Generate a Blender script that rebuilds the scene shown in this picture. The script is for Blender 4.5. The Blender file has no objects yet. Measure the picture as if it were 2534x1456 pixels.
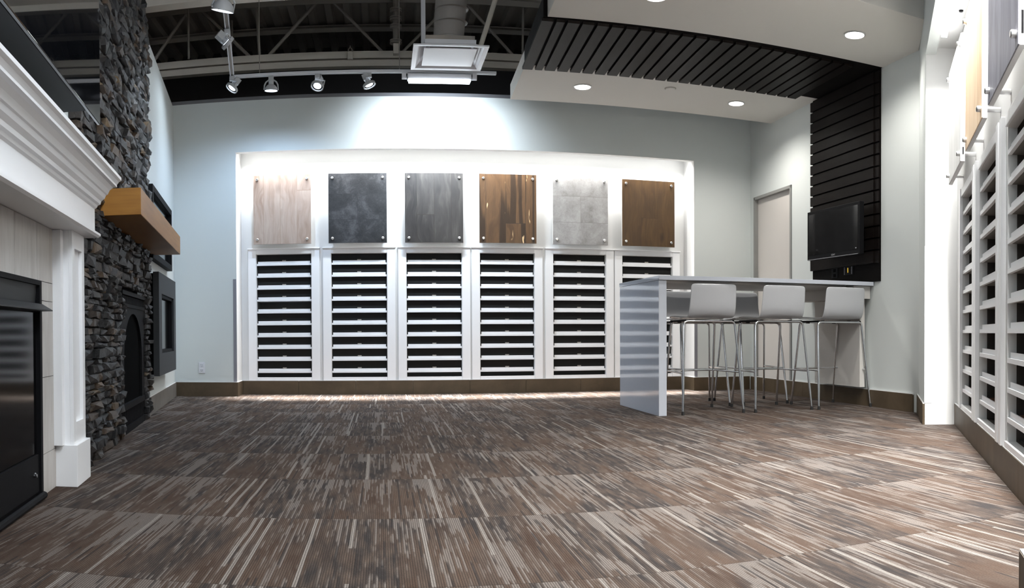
import bpy, math, random
from mathutils import Vector, Matrix

random.seed(7)
SC = bpy.context.scene
COL = SC.collection
PI = math.pi

# ------------------------------------------------------------------ camera
CAM_F, CAM_CX, CAM_V0, CAM_H = 2000.0, 1267.0, 849.0, 0.62
cd = bpy.data.cameras.new('camera'); cam = bpy.data.objects.new('camera', cd); COL.objects.link(cam); SC.camera = cam
cd.type = 'PANO'; cd.panorama_type = 'CENTRAL_CYLINDRICAL'; cd.central_cylindrical_radius = 1.0
cd.central_cylindrical_range_u_min = -CAM_CX / CAM_F; cd.central_cylindrical_range_u_max = (2534 - CAM_CX) / CAM_F
cd.central_cylindrical_range_v_min = -(1456 - CAM_V0) / CAM_F; cd.central_cylindrical_range_v_max = CAM_V0 / CAM_F
cam.matrix_world = (Matrix.Translation((0, 0, CAM_H)) @ Matrix.Rotation(-(CAM_CX - 945) / CAM_F, 4, 'Z')
                    @ Matrix.Rotation(PI / 2 - .012, 4, 'X') @ Matrix.Rotation(-.004, 4, 'Z'))
cd.clip_start = .02; cd.clip_end = 200

# ------------------------------------------------------------------ world and exposure
SC.view_settings.view_transform = 'Standard'; SC.view_settings.look = 'None'
SC.view_settings.gamma = 1; SC.view_settings.use_curve_mapping = False
SC.view_settings.exposure = 0.0
W = bpy.data.worlds.new('world'); SC.world = W; W.use_nodes = True
W.node_tree.nodes['Background'].inputs[0].default_value = (.80, .88, 1.0, 1)
W.node_tree.nodes['Background'].inputs[1].default_value = .55

def lamp(name, kind, loc, direction, power, color=(1, 1, 1), size=.1, size_y=None, spot=60, blend=.5, parent=None, spread=180):
    ld = bpy.data.lights.new(name, kind); ld.energy = power; ld.color = color
    if kind == 'AREA':
        ld.shape = 'RECTANGLE' if size_y else 'SQUARE'; ld.size = size
        ld.spread = math.radians(spread)
        if size_y: ld.size_y = size_y
    elif kind == 'SPOT':
        ld.spot_size = math.radians(spot); ld.spot_blend = blend; ld.shadow_soft_size = size
    else: ld.shadow_soft_size = size
    o = bpy.data.objects.new(name, ld); COL.objects.link(o)
    q = Vector(direction).to_track_quat('-Z', 'Y')
    o.matrix_world = Matrix.Translation(loc) @ q.to_matrix().to_4x4()
    if parent: o.parent = parent; o.matrix_parent_inverse = parent.matrix_world.inverted()
    return o

# added fill lights without fixtures, standing in for unseen showroom ceiling lamps
lamp('fill_light', 'AREA', (.6, 2.6, 4.0), (0, 0, -1), 26, (.86, .94, 1.0), 2.2, 2.8)
lamp('fill_light', 'AREA', (.55, .75, 3.1), (-.86, .40, -.24), 60, (.86, .93, 1.0), 1.4, 1.0, spread=115)

# ------------------------------------------------------------------ frames of the walls
LA = Vector((-2.09, 7.981)); LU = Vector((.15297, -.98823)); LN = Vector((.98823, .15297))
RA = Vector((3.554, 4.119)); RU = Vector((-.57425, -.81868)); RN = Vector((-.81868, .57425))
TA = Vector((3.925, 7.983)); TU = Vector((-.02222, -.99975)); TN = Vector((-.99975, .02222))
def LM(): return Matrix(((LU.x, LN.x, 0, LA.x), (LU.y, LN.y, 0, LA.y), (0, 0, 1, 0), (0, 0, 0, 1)))       # x along the left wall, y into the room
def RM(): return Matrix(((RU.x, -RN.x, 0, RA.x), (RU.y, -RN.y, 0, RA.y), (0, 0, 1, 0), (0, 0, 0, 1)))     # x along the right wall, y INTO the wall
def TM(): return Matrix(((TU.x, -TN.x, 0, TA.x), (TU.y, -TN.y, 0, TA.y), (0, 0, 1, 0), (0, 0, 0, 1)))     # x along the screen wall, y INTO the wall
def Lp(s, n, z=0): q = LA + s * LU + n * LN; return (q.x, q.y, z)
def Rp(s, n, z=0): q = RA + s * RU + n * RN; return (q.x, q.y, z)

# ------------------------------------------------------------------ mesh builder
class MB:
    def __init__(s): s.v = []; s.f = []
    def box(s, x0, x1, y0, y1, z0, z1, M=None):
        b = len(s.v); P = [(x, y, z) for z in (z0, z1) for y in (y0, y1) for x in (x0, x1)]
        if M: P = [tuple(M @ Vector(p)) for p in P]
        s.v += P
        s.f += [(b, b+2, b+3, b+1), (b+4, b+5, b+7, b+6), (b, b+1, b+5, b+4), (b+2, b+6, b+7, b+3), (b, b+4, b+6, b+2), (b+1, b+3, b+7, b+5)]
        return s
    def prism(s, poly, z0, z1):
        b = len(s.v); n = len(poly)
        s.v += [(p[0], p[1], z0) for p in poly] + [(p[0], p[1], z1) for p in poly]
        s.f += [tuple(range(b+n-1, b-1, -1)), tuple(range(b+n, b+2*n))]
        s.f += [(b+i, b+(i+1) % n, b+n+(i+1) % n, b+n+i) for i in range(n)]
        return s
    def extrude(s, prof, axis, a0, a1):
        """prof in the two remaining axes (cyclic order kept), extruded along axis"""
        b = len(s.v); n = len(prof)
        for a in (a0, a1):
            for p in prof:
                s.v.append({'x': (a, p[0], p[1]), 'y': (p[0], a, p[1]), 'z': (p[0], p[1], a)}[axis])
        s.f += [tuple(range(b, b+n)), tuple(range(b+2*n-1, b+n-1, -1))]
        s.f += [(b+i, b+n+i, b+n+(i+1) % n, b+(i+1) % n) for i in range(n)]
        return s
    def tube(s, pts, r, seg=8, caps=True, closed=False):
        pts = [Vector(p) for p in pts]; n = len(pts); b = len(s.v); up = None
        for i, p in enumerate(pts):
            if closed: t = pts[(i+1) % n] - pts[i-1]
            else: t = (pts[min(i+1, n-1)] - pts[max(i-1, 0)])
            t.normalize()
            if up is None:
                up = Vector((0, 0, 1)) if abs(t.z) < .9 else Vector((1, 0, 0))
            u = up - t * up.dot(t)
            if u.length < 1e-4: u = t.orthogonal()
            u.normalize(); w = t.cross(u); up = u
            rr = r[i] if isinstance(r, (list, tuple)) else r
            for k in range(seg):
                a = 2*PI*k/seg; s.v.append(tuple(p + u*math.cos(a)*rr + w*math.sin(a)*rr))
        m = n if closed else n-1
        for i in range(m):
            j = (i+1) % n
            for k in range(seg):
                s.f.append((b+i*seg+k, b+i*seg+(k+1) % seg, b+j*seg+(k+1) % seg, b+j*seg+k))
        if caps and not closed:
            s.f.append(tuple(range(b+seg-1, b-1, -1))); s.f.append(tuple(range(b+(n-1)*seg, b+n*seg)))
        return s
    def lathe(s, prof, seg=24, M=None, close=False):
        """prof: (radius, z) around z"""
        b = len(s.v); n = len(prof)
        for (r, z) in prof:
            for k in range(seg):
                a = 2*PI*k/seg; p = Vector((r*math.cos(a), r*math.sin(a), z))
                s.v.append(tuple(M @ p) if M else tuple(p))
        for i in range(n-1 if not close else n):
            j = (i+1) % n
            for k in range(seg):
                s.f.append((b+i*seg+k, b+i*seg+(k+1) % seg, b+j*seg+(k+1) % seg, b+j*seg+k))
        if not close:
            if prof[0][0] > 1e-5: s.f.append(tuple(range(b+seg-1, b-1, -1)))
            if prof[-1][0] > 1e-5: s.f.append(tuple(range(b+(n-1)*seg, b+n*seg)))
        return s
    def build(s, name, mat, parent=None, M=None, smooth=False, bevel=0, loc=None):
        me = bpy.data.meshes.new(name); me.from_pydata(s.v, [], s.f); me.update()
        if M is not None: me.transform(M)
        bmfix(me)
        me.materials.append(mat)
        o = bpy.data.objects.new(name, me); COL.objects.link(o)
        if parent is not None: o.parent = parent
        if loc is not None: o.location = loc
        if smooth:
            for p in me.polygons: p.use_smooth = True
            me.update()
            if smooth != 'all':
                try: me.set_sharp_from_angle(angle=math.radians(38))
                except Exception: pass
        if bevel:
            m = o.modifiers.new('edge', 'BEVEL'); m.width = bevel; m.segments = 2; m.limit_method = 'ANGLE'; m.angle_limit = math.radians(40)
        return o
import bmesh
def bmfix(me):
    bm = bmesh.new(); bm.from_mesh(me); bmesh.ops.recalc_face_normals(bm, faces=bm.faces); bm.to_mesh(me); bm.free()

def thing(name, label, cat, M=None, loc=None, group=None):
    o = bpy.data.objects.new(name, None); COL.objects.link(o); o.empty_display_size = .1
    if M is not None: o.matrix_world = M
    if loc is not None: o.location = loc
    o['label'] = label; o['category'] = cat
    if group: o['group'] = group
    return o
def tag(o, label, cat, group=None):
    o['label'] = label; o['category'] = cat
    if group: o['group'] = group
    return o
def struct(o, label=None):
    o['kind'] = 'structure'
    if label: o['label'] = label; 
    return o
def dup_tree(o, parent=None):
    c = o.copy(); COL.objects.link(c)
    if parent is not None: c.parent = parent
    for ch in list(o.children): dup_tree(ch, c)
    return c

# ------------------------------------------------------------------ materials
class NT:
    def __init__(s, name):
        s.m = bpy.data.materials.new(name); s.m.use_nodes = True; s.t = s.m.node_tree
        s.b = s.t.nodes['Principled BSDF']
    def n(s, typ, **kw):
        x = s.t.nodes.new(typ)
        for k, v in kw.items(): setattr(x, k, v)
        return x
    def put(s, sock, v):
        if isinstance(v, bpy.types.NodeSocket): s.t.links.new(v, sock)
        elif isinstance(v, (tuple, list)):
            sock.default_value = tuple(v) if len(v) == len(sock.default_value) else tuple(v) + (1,)
        else: sock.default_value = v
    def math(s, op, a, b=0.0, c=None):
        x = s.n('ShaderNodeMath', operation=op); s.put(x.inputs[0], a); s.put(x.inputs[1], b)
        if c is not None: s.put(x.inputs[2], c)
        return x.outputs[0]
    def coord(s, kind='Object'): return s.n('ShaderNodeTexCoord').outputs[kind]
    def xyz(s, v):
        x = s.n('ShaderNodeSeparateXYZ'); s.put(x.inputs[0], v); return x.outputs[0], x.outputs[1], x.outputs[2]
    def vec(s, a, b, c=0.0):
        x = s.n('ShaderNodeCombineXYZ'); s.put(x.inputs[0], a); s.put(x.inputs[1], b); s.put(x.inputs[2], c); return x.outputs[0]
    def noise(s, v, scale=5, detail=3, rough=.5, dist=0):
        x = s.n('ShaderNodeTexNoise'); s.put(x.inputs['Vector'], v); x.inputs['Scale'].default_value = scale
        x.inputs['Detail'].default_value = detail; x.inputs['Roughness'].default_value = rough; x.inputs['Distortion'].default_value = dist
        return x.outputs[0]
    def white(s, v):
        x = s.n('ShaderNodeTexWhiteNoise', noise_dimensions='3D'); s.put(x.inputs['Vector'], v); return x.outputs['Value']
    def mix(s, f, a, b, blend='MIX'):
        x = s.n('ShaderNodeMix', data_type='RGBA', blend_type=blend)
        s.put(x.inputs[0], f); s.put(x.inputs[6], a); s.put(x.inputs[7], b); return x.outputs[2]
    def ramp(s, f, stops):
        x = s.n('ShaderNodeValToRGB'); s.put(x.inputs[0], f); e = x.color_ramp.elements
        e[0].position = stops[0][0]; e[0].color = tuple(stops[0][1]) + (1,); e[1].position = stops[-1][0]; e[1].color = tuple(stops[-1][1]) + (1,)
        for p, c in stops[1:-1]:
            q = e.new(p); q.color = tuple(c) + (1,)
        return x.outputs[0]
    def map01(s, v, a, b, c=0.0, d=1.0):
        x = s.n('ShaderNodeMapRange'); x.clamp = True; s.put(x.inputs[0], v)
        for i, q in enumerate((a, b, c, d)): x.inputs[i+1].default_value = q
        return x.outputs[0]
    def bump(s, h, strength=.2, dist=.01):
        x = s.n('ShaderNodeBump'); s.put(x.inputs['Height'], h); x.inputs['Strength'].default_value = strength; x.inputs['Distance'].default_value = dist
        s.t.links.new(x.outputs[0], s.b.inputs['Normal'])
    def set(s, color=None, rough=.5, metal=0, spec=.5, coat=0, emit=None, es=0):
        b = s.b
        if color is not None: s.put(b.inputs['Base Color'], color)
        s.put(b.inputs['Roughness'], rough); s.put(b.inputs['Metallic'], metal); b.inputs['Specular IOR Level'].default_value = spec
        b.inputs['Coat Weight'].default_value = coat; b.inputs['Coat Roughness'].default_value = .05
        if emit: s.put(b.inputs['Emission Color'], emit); b.inputs['Emission Strength'].default_value = es
        return s.m

def plain(name, c, rough=.5, metal=0, var=.04, scale=6, spec=.5, coat=0, bump=0):
    t = NT(name); co = t.coord('Object')
    f = t.noise(co, scale, 4, .55)
    lo = tuple(max(0, x*(1-var)) for x in c); hi = tuple(min(1, x*(1+var)) for x in c)
    t.set(t.mix(f, lo, hi), rough, metal, spec, coat)
    if bump: t.bump(t.noise(co, 220, 2), bump, .002)
    return t.m
def glow(name, c, strength):
    t = NT(name); co = t.coord('Object'); f = t.noise(co, 3, 1)
    t.set(t.mix(f, c, tuple(x*.98 for x in c)), .5, emit=c, es=strength); return t.m

M_wall = plain('wall_paint', (.63, .665, .655), .75, var=.015, scale=2, bump=.05)
M_white = plain('niche_white_paint', (.67, .67, .665), .6, var=.01, scale=3)
M_trim = plain('white_lacquer', (.88, .885, .90), .35, var=.015, scale=4)
M_soffit = plain('ceiling_paint', (.62, .60, .56), .85, var=.02, scale=2)
M_deck = plain('painted_steel_deck', (.40, .37, .33), .7, var=.15, scale=3)
M_dark = plain('dark_warehouse_paint', (.030, .026, .025), .9, var=.1)
M_steel = plain('cream_painted_steel', (.74, .69, .61), .5, var=.06)
M_steel_dk = plain('grey_painted_steel', (.30, .275, .245), .6, var=.08)
M_duct = plain('galvanised_duct_paint', (.34, .32, .30), .5, var=.10, scale=5)
M_chrome = plain('chrome', (.72, .73, .75), .12, 1.0, var=.03)
M_brushed = plain('brushed_metal', (.62, .62, .62), .28, 1.0, var=.03)
M_lampmetal = plain('lamp_grey_enamel', (.42, .43, .44), .4, var=.03)
M_black = plain('matt_black_metal', (.007, .007, .008), .6, var=.1, spec=.07)
M_blackpanel = plain('black_lacquer_panel', (.030, .032, .034), .5, var=.04, spec=.15)
M_blackglass = plain('black_glass', (.004, .004, .0045), .09, var=.05, spec=.12)
M_screen = plain('screen_glass', (.004, .0045, .006), .015, var=.04, spec=1.0, coat=.5)
M_screen.node_tree.nodes['Principled BSDF'].inputs['IOR'].default_value = 2.1
M_screen2 = plain('small_screen_glass', (.003, .003, .0035), .05, var=.04, spec=.10)
M_void = plain('firebox_black', (.0035, .0035, .0035), .95, var=.2, spec=.02)
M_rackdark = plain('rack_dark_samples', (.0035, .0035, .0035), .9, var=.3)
M_rackgrey = plain('rack_grey_board', (.075, .066, .060), .8, var=.05, spec=.1)
M_rackshelf_shade = plain('rack_shaded_shelf', (.20, .185, .17), .7, var=.05, spec=.15)  # shadow on the white shelf boards, put into this darker grey
M_rackgreen = plain('rack_back_grey', (.10, .10, .095), .8, var=.05)
M_hole = plain('shelf_pin_hole', (.01, .01, .01), .9)
M_quartz = plain('white_quartz', (.50, .53, .59), .07, var=.02, scale=30, coat=.35)
M_under = plain('white_laminate', (.62, .60, .57), .5, var=.02)
M_shell = plain('white_stool_shell', (.47, .48, .50), .22, var=.015, coat=.3)
M_rubber = plain('black_rubber', (.015, .015, .015), .7)
M_plastic = plain('white_plastic', (.70, .71, .75), .35)
M_guard = plain('grey_corner_guard', (.23, .23, .26), .4)
M_doorframe = plain('grey_door_frame', (.26, .26, .25), .5)
M_door = plain('door_beige', (.60, .57, .54), .5, var=.02)
M_yellow = glow('yellow_keypad_digit', (1, .62, .05), 1.2)
M_caulk = plain('white_caulk', (.75, .75, .75), .6)
M_canvas = plain('pale_tile_edge', (.55, .52, .47), .5)
M_tag = plain('tag_holder', (.35, .32, .28), .5)
M_cool = glow('cool_lamp_glow', (.80, .88, 1.0), 14)
M_tube = glow('cool_tube_glow', (.86, .93, 1.0), 9)
M_warm = glow('downlight_glow', (1, .97, .92), 16)
M_strip = glow('strip_glow', (1, 1, .98), 7)

def mk_base_tile(name, lo, hi):
    t = NT(name); co = t.coord('Object'); f = t.noise(co, 4, 5, .6, .6)
    g = t.noise(co, 26, 3, .6)
    c = t.mix(t.map01(f, .3, .7), lo, hi); c = t.mix(t.math('MULTIPLY', g, .35), c, tuple(x*.7 for x in lo))
    t.set(c, .5, 0, .3); return t.m
M_base = mk_base_tile('brown_base_tile', (.070, .050, .030), (.115, .084, .052))
M_base_lit = mk_base_tile('lit_base_tile', (.13, .12, .11), (.21, .19, .17))  # same brown tile, paler and greyer from light put into its colour

def mk_carpet():
    t = NT('striped_plank_carpet'); x, y, z = t.xyz(t.coord('Object'))
    row = t.math('FLOOR', t.math('DIVIDE', t.math('SUBTRACT', y, .491), .735))
    col = t.math('FLOOR', t.math('DIVIDE', t.math('SUBTRACT', x, .53), .245))
    r1 = t.white(t.vec(col, row, 1.5)); r2 = t.white(t.vec(col, row, 7.5))
    off = t.math('MULTIPLY', r2, 60)
    rib = .0065
    xi = t.math('FLOOR', t.math('DIVIDE', x, rib))
    xb = t.math('FLOOR', t.math('DIVIDE', x, .011)); xw = t.math('FLOOR', t.math('DIVIDE', t.math('ADD', x, t.math('MULTIPLY', t.noise(t.vec(t.math('MULTIPLY', x, 9), t.math('MULTIPLY', y, 2.2), 0), 1, 1), .014)), .0115))
    # broad patches per plank
    p1 = t.noise(t.vec(t.math('MULTIPLY', xb, .06), t.math('MULTIPLY', y, 1.5), off), 1, 2, .5)
    p2 = t.noise(t.vec(t.math('ADD', t.math('MULTIPLY', xb, .07), 40), t.math('MULTIPLY', y, 1.8), off), 1, 2, .5)
    dk = t.math('ADD', p1, t.map01(r1, .62, .90, 0, .20))
    c = t.mix(t.map01(p2, .35, .62), (.070, .045, .033), (.112, .078, .058))
    c = t.mix(t.map01(dk, .50, .62), c, (.043, .040, .041))
    c = t.mix(t.map01(t.noise(t.vec(t.math('MULTIPLY', xi, .31), t.math('MULTIPLY', y, 6), off), 1, 2), .35, .7), c, (.125, .098, .080))
    # light ribs that start at the far seam of every plank row and run on for different lengths
    fy = t.math('FRACT', t.math('DIVIDE', t.math('SUBTRACT', y, .491), .735))
    cl = t.noise(t.vec(t.math('MULTIPLY', x, 5.0), t.math('MULTIPLY', row, .23), 3.0), 1, 3, .6)
    ln0 = t.white(t.vec(xi, row, 11.5))
    ln1 = t.noise(t.vec(t.math('MULTIPLY', xi, .33), t.math('MULTIPLY', row, 2.7), 5.0), 1, 2, .6)
    reach = t.math('ADD', t.math('MULTIPLY', t.math('SUBTRACT', cl, .53), 3.4), t.math('ADD', t.math('MULTIPLY', t.math('SUBTRACT', ln0, .5), .75), t.math('MULTIPLY', t.math('SUBTRACT', ln1, .5), 2.2)))
    sA = t.map01(t.math('SUBTRACT', reach, t.math('SUBTRACT', 1.0, fy)), -.01, .03, 0, 1)
    n1 = t.noise(t.vec(t.math('MULTIPLY', xi, 7.31), t.math('MULTIPLY', y, 2.3), off), 1, 2, .45)
    cl2 = t.noise(t.vec(t.math('MULTIPLY', x, 8.5), t.math('MULTIPLY', y, 2.0), t.math('ADD', off, 9)), 1, 2, .5)
    sB = t.map01(t.math('ADD', n1, t.math('MULTIPLY', t.math('SUBTRACT', cl2, .5), .9)), .61, .65, 0, 1)
    c = t.mix(t.math('MULTIPLY', t.math('MAXIMUM', sA, sB), .62), c, (.27, .255, .24))
    # mid grey streaks
    n2 = t.noise(t.vec(t.math('MULTIPLY', xi, 3.17), t.math('MULTIPLY', y, 5.0), t.math('ADD', off, 23)), 1, 1)
    c = t.mix(t.map01(n2, .62, .66, 0, .5), c, (.20, .18, .165))
    n3 = t.noise(t.vec(t.math('MULTIPLY', xi, 5.37), t.math('MULTIPLY', y, 2.4), t.math('ADD', off, 51)), 1, 1)
    c = t.mix(t.map01(n3, .64, .67, 0, .75), c, (.035, .033, .034))
    # a few full length bright lines
    wv = t.white(t.vec(xw, row, 3.5))
    ln = t.noise(t.vec(t.math('MULTIPLY', xw, 9.1), t.math('MULTIPLY', y, 1.1), off), 1, 0)
    br = t.math('MULTIPLY', t.math('GREATER_THAN', wv, .945), t.math('GREATER_THAN', ln, .44))
    c = t.mix(t.math('MULTIPLY', br, .8), c, (.35, .34, .32))
    # groove between ribs
    fr = t.math('FRACT', t.math('DIVIDE', x, rib))
    gr = t.math('LESS_THAN', fr, .38)
    c = t.mix(t.math('MULTIPLY', gr, .6), c, (.02, .018, .017))
    # pile speckle
    sp = t.noise(t.vec(t.math('MULTIPLY', x, 260), t.math('MULTIPLY', y, 150), z), 1, 1)
    c = t.mix(t.map01(sp, .35, .7, 0, .30), c, (.03, .026, .024))
    seam = t.math('LESS_THAN', fy, .006)
    c = t.mix(t.math('MULTIPLY', seam, .5), c, (.03, .025, .02))
    c = t.mix(1.0, c, (.70, .66, .645), 'MULTIPLY')
    t.set(c, .95, 0, .1); t.bump(t.math('ADD', t.math('MULTIPLY', gr, -.6), sp), .5, .003)
    return t.m
M_carpet = mk_carpet()

def mk_planks(name, cols, pw, off, grain=1.0, knots=0.0, joints=(), rough=.45, seam=(.02, .015, .01), seed=0, streak=0):
    """vertical planks; local x across, local z up, origin at the board's centre"""
    t = NT(name); x, y, z = t.xyz(t.coord('Object'))
    u = t.math('DIVIDE', t.math('ADD', x, off + 10*pw), pw); ip = t.math('FLOOR', u); fu = t.math('FRACT', u)
    r = t.white(t.vec(ip, seed, 2.5))
    jz = None
    for (k, zz) in joints:
        m = t.math('MULTIPLY', t.math('COMPARE', ip, k, .1), t.math('LESS_THAN', z, zz))
        jz = m if jz is None else t.math('MAXIMUM', jz, m)
    if jz is not None: r = t.math('FRACT', t.math('ADD', r, t.math('MULTIPLY', jz, .43)))
    wob = t.noise(t.vec(t.math('MULTIPLY', x, 6), t.math('MULTIPLY', z, 2.2), t.math('MULTIPLY', r, 30)), 1, 3, .5)
    g = t.noise(t.vec(t.math('ADD', t.math('MULTIPLY', x, 70), t.math('MULTIPLY', wob, 9)), t.math('MULTIPLY', z, 3.5), t.math('MULTIPLY', r, 50)), 1, 5, .62)
    big = t.noise(t.vec(t.math('ADD', t.math('MULTIPLY', x, 14), t.math('MULTIPLY', wob, 4)), t.math('MULTIPLY', z, 2.0), t.math('MULTIPLY', r, 19)), 1, 3, .55)
    c = t.ramp(t.map01(big, .32, .68), [(0, cols[0]), (.5, cols[1]), (1, cols[2])])
    c = t.mix(t.math('MULTIPLY', t.map01(g, .42, .70), .55*grain), c, tuple(q*.45 for q in cols[0]))
    c = t.mix(t.map01(r, 0, 1, 0, .35), c, cols[2] if not streak else cols[0])
    if streak:
        s1 = t.noise(t.vec(t.math('MULTIPLY', x, 16), t.math('MULTIPLY', z, .8), t.math('MULTIPLY', r, 11)), 1, 1)
        c = t.mix(t.map01(s1, .53, .58, 0, .85), c, tuple(q*.28 for q in cols[0]))
        s2 = t.noise(t.vec(t.math('MULTIPLY', x, 26), t.math('MULTIPLY', z, 5), t.math('MULTIPLY', r, 77)), 1, 2)
        c = t.mix(t.map01(s2, .69, .73), c, (.75, .52, .28))
    if knots:
        kn = t.n('ShaderNodeTexVoronoi'); t.put(kn.inputs['Vector'], t.vec(t.math('MULTIPLY', x, 5.2), t.math('MULTIPLY', z, 2.9), seed)); kn.inputs['Scale'].default_value = 1
        c = t.mix(t.math('MULTIPLY', t.map01(kn.outputs['Distance'], .05, .20, 1, 0), knots), c, tuple(q*.35 for q in cols[0]))
    sm = t.math('LESS_THAN', fu, .0030/pw)
    c = t.mix(t.math('MULTIPLY', sm, .8), c, seam)
    for (k, zz) in joints:
        m = t.math('MULTIPLY', t.math('COMPARE', ip, k, .1), t.math('COMPARE', z, zz, .0024))
        c = t.mix(t.math('MULTIPLY', m, .8), c, seam)
    t.set(c, rough, 0, .4); t.bump(g, .08, .002); return t.m
def mk_stone(name, lo, mid, hi, rows, split, rough=.6, sc=9, seam=(.05, .05, .05)):
    t = NT(name); x, y, z = t.xyz(t.coord('Object')); co = t.coord('Object')
    cell = t.math('ADD', t.math('GREATER_THAN', z, rows[0]), t.math('GREATER_THAN', z, rows[1]))
    mid_row = t.math('COMPARE', cell, 1.0, .1)
    cid = t.math('ADD', t.math('MULTIPLY', cell, 3), t.math('MULTIPLY', mid_row, t.math('GREATER_THAN', x, split)))
    v = t.vec(x, t.math('MULTIPLY', cid, 3.7), z)
    a = t.noise(v, sc*.5, 6, .62, .5); b = t.noise(v, sc*3.5, 5, .7, 1.5)
    f = t.math('ADD', t.math('MULTIPLY', a, .7), t.math('MULTIPLY', b, .3))
    c = t.ramp(t.map01(f, .38, .62), [(0, lo), (.5, mid), (1, hi)])
    w = t.math('ADD', t.math('COMPARE', z, rows[0], .0016), t.math('COMPARE', z, rows[1], .0016))
    w = t.math('ADD', w, t.math('MULTIPLY', mid_row, t.math('COMPARE', x, split, .0016)))
    c = t.mix(t.math('MULTIPLY', w, .75), c, seam)
    t.set(c, rough, 0, .35); return t.m

P_blush = mk_planks('pale_blush_oak', [(0.2567, 0.1776, 0.1377), (0.3553, 0.2754, 0.2329), (0.4037, 0.3306, 0.2873)], .172, .02, .55, .35, [(11, .19)], seam=(.22, .15, .11), seed=3)
P_slate = mk_stone('charcoal_slate', (0.0068, 0.0075, 0.0095), (0.0177, 0.0190, 0.0218), (0.0496, 0.0510, 0.0564), (-.115, .145), .0, .55, seam=(.012, .012, .014))
P_smoke = mk_planks('smoked_grey_oak', [(0.0125, 0.0119, 0.0119), (0.0271, 0.0244, 0.0238), (0.0634, 0.0587, 0.0541)], .175, -.0, 1.0, .4, [(9, -.07)], seed=5)
P_acacia = mk_planks('streaked_brown_pine', [(0.0686, 0.0343, 0.0140), (0.1217, 0.0647, 0.0273), (0.0889, 0.0468, 0.0203)], .205, .025, .8, .0, [(10, -.15)], seed=8, streak=1)
P_cement = mk_stone('pale_cement_tile', (0.1998, 0.1935, 0.1863), (0.2799, 0.2727, 0.2700), (0.3600, 0.3564, 0.3528), (-.125, .145), .0, .6, sc=7, seam=(.15, .14, .13))
P_amber = mk_planks('amber_brown_oak', [(0.0429, 0.0205, 0.0059), (0.0634, 0.0317, 0.0086), (0.0779, 0.0409, 0.0132)], .185, -.10, .8, .75, [(9, -.05)], seed=12, seam=(.04, .02, .008))
P_beech = mk_planks('pale_beech', [(.68, .44, .24), (.78, .56, .36), (.85, .66, .46)], .16, .0, .3, seed=20, seam=(.5, .35, .2))
P_driftw = mk_planks('dark_grey_ash', [(.10, .10, .125), (.16, .16, .19), (.26, .26, .31)], .30, .0, 1.0, .0, seed=22)
P_chalk = mk_planks('chalk_white_ash', [(.66, .66, .64), (.72, .72, .70), (.78, .78, .77)], .16, .0, .15, seed=25, seam=(.5, .5, .5))
def mk_wood(name, cols, axis=0, rough=.35, spec=.35):
    t = NT(name); x, y, z = t.xyz(t.coord('Object')); a, b = (x, z) if axis == 0 else (z, x)
    g = t.noise(t.vec(t.math('MULTIPLY', a, 2.2), t.math('MULTIPLY', b, 40), t.math('MULTIPLY', y, 3)), 1, 5, .6, .4)
    big = t.noise(t.vec(t.math('MULTIPLY', a, 1.1), t.math('MULTIPLY', b, 6), t.math('MULTIPLY', y, 5)), 1, 2)
    c = t.mix(t.map01(big, .3, .7), cols[0], cols[1]); c = t.mix(t.math('MULTIPLY', t.map01(g, .45, .7), .35), c, tuple(q*.5 for q in cols[0]))
    t.set(c, rough, 0, spec); return t.m
M_mantelwood = mk_wood('honey_stained_beam', [(.27, .115, .018), (.36, .17, .036)], rough=.42)
M_slat = mk_wood('espresso_slats', [(.007, .0052, .0048), (.010, .0078, .007)], rough=.48, spec=.07)
M_slatback = plain('espresso_backing', (.003, .0022, .002), .8, spec=.1)
M_boardbrown = mk_wood('sample_brown', [(.12, .05, .025), (.17, .08, .045)])

def mk_ledge():
    t = NT('ledge_stone'); gi = t.n('ShaderNodeNewGeometry').outputs['Random Per Island']; co = t.coord('Object')
    c = t.ramp(gi, [(0, (.004, .004, .005)), (.35, (.010, .009, .009)), (.6, (.008, .008, .010)), (.74, (.026, .020, .016)), (.84, (.042, .027, .017)), (.94, (.085, .052, .028)), (1, (.15, .10, .052))])
    n = t.noise(co, 28, 6, .7, .8); c = t.mix(t.map01(n, .35, .7, 0, .6), c, (.005, .005, .006))
    t.set(c, .36, 0, .5); t.bump(t.noise(co, 45, 6, .75, .5), .8, .014); return t.m
M_ledge = mk_ledge()
def mk_surround():
    t = NT('cream_streaked_tile'); x, y, z = t.xyz(t.coord('Object'))
    n = t.noise(t.vec(t.math('MULTIPLY', x, 5), y, t.math('MULTIPLY', z, 1.0)), 3, 5, .6, .3)
    c = t.mix(t.map01(n, .3, .7), (.40, .375, .35), (.56, .545, .52)); t.set(c, .4, 0, .4); return t.m
M_surround = mk_surround()

# ================================================================== SETTING
def poly_wall(name, pts, z0, z1, mat): 
    return struct(MB().prism(pts, z0, z1).build(name, mat))
m = MB(); m.v = [(-6, -3, 0), (8, -3, 0), (8, 10.3, 0), (-6, 10.3, 0), (-6, -3, -.1), (8, -3, -.1), (8, 10.3, -.1), (-6, 10.3, -.1)]
m.f = [(0, 1, 2, 3), (7, 6, 5, 4), (0, 4, 5, 1), (1, 5, 6, 2), (2, 6, 7, 3), (3, 7, 4, 0)]
struct(m.build('floor', M_carpet))

WT = 2.965     # top of the partitions
NX0, NX1, NT0 = -1.455, 3.262, 2.455     # niche opening in the back wall
m = MB()
m.box(-2.30, NX0, 8.0, 8.9, 0, WT); m.box(NX1, 4.25, 8.0, 8.9, 0, WT)
m.box(NX0, NX1, 8.0, 8.07, NT0, WT); m.box(NX0, NX1, 8.07, 8.9, 2.53, WT)
struct(m.build('wall_back', M_wall))
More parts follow.
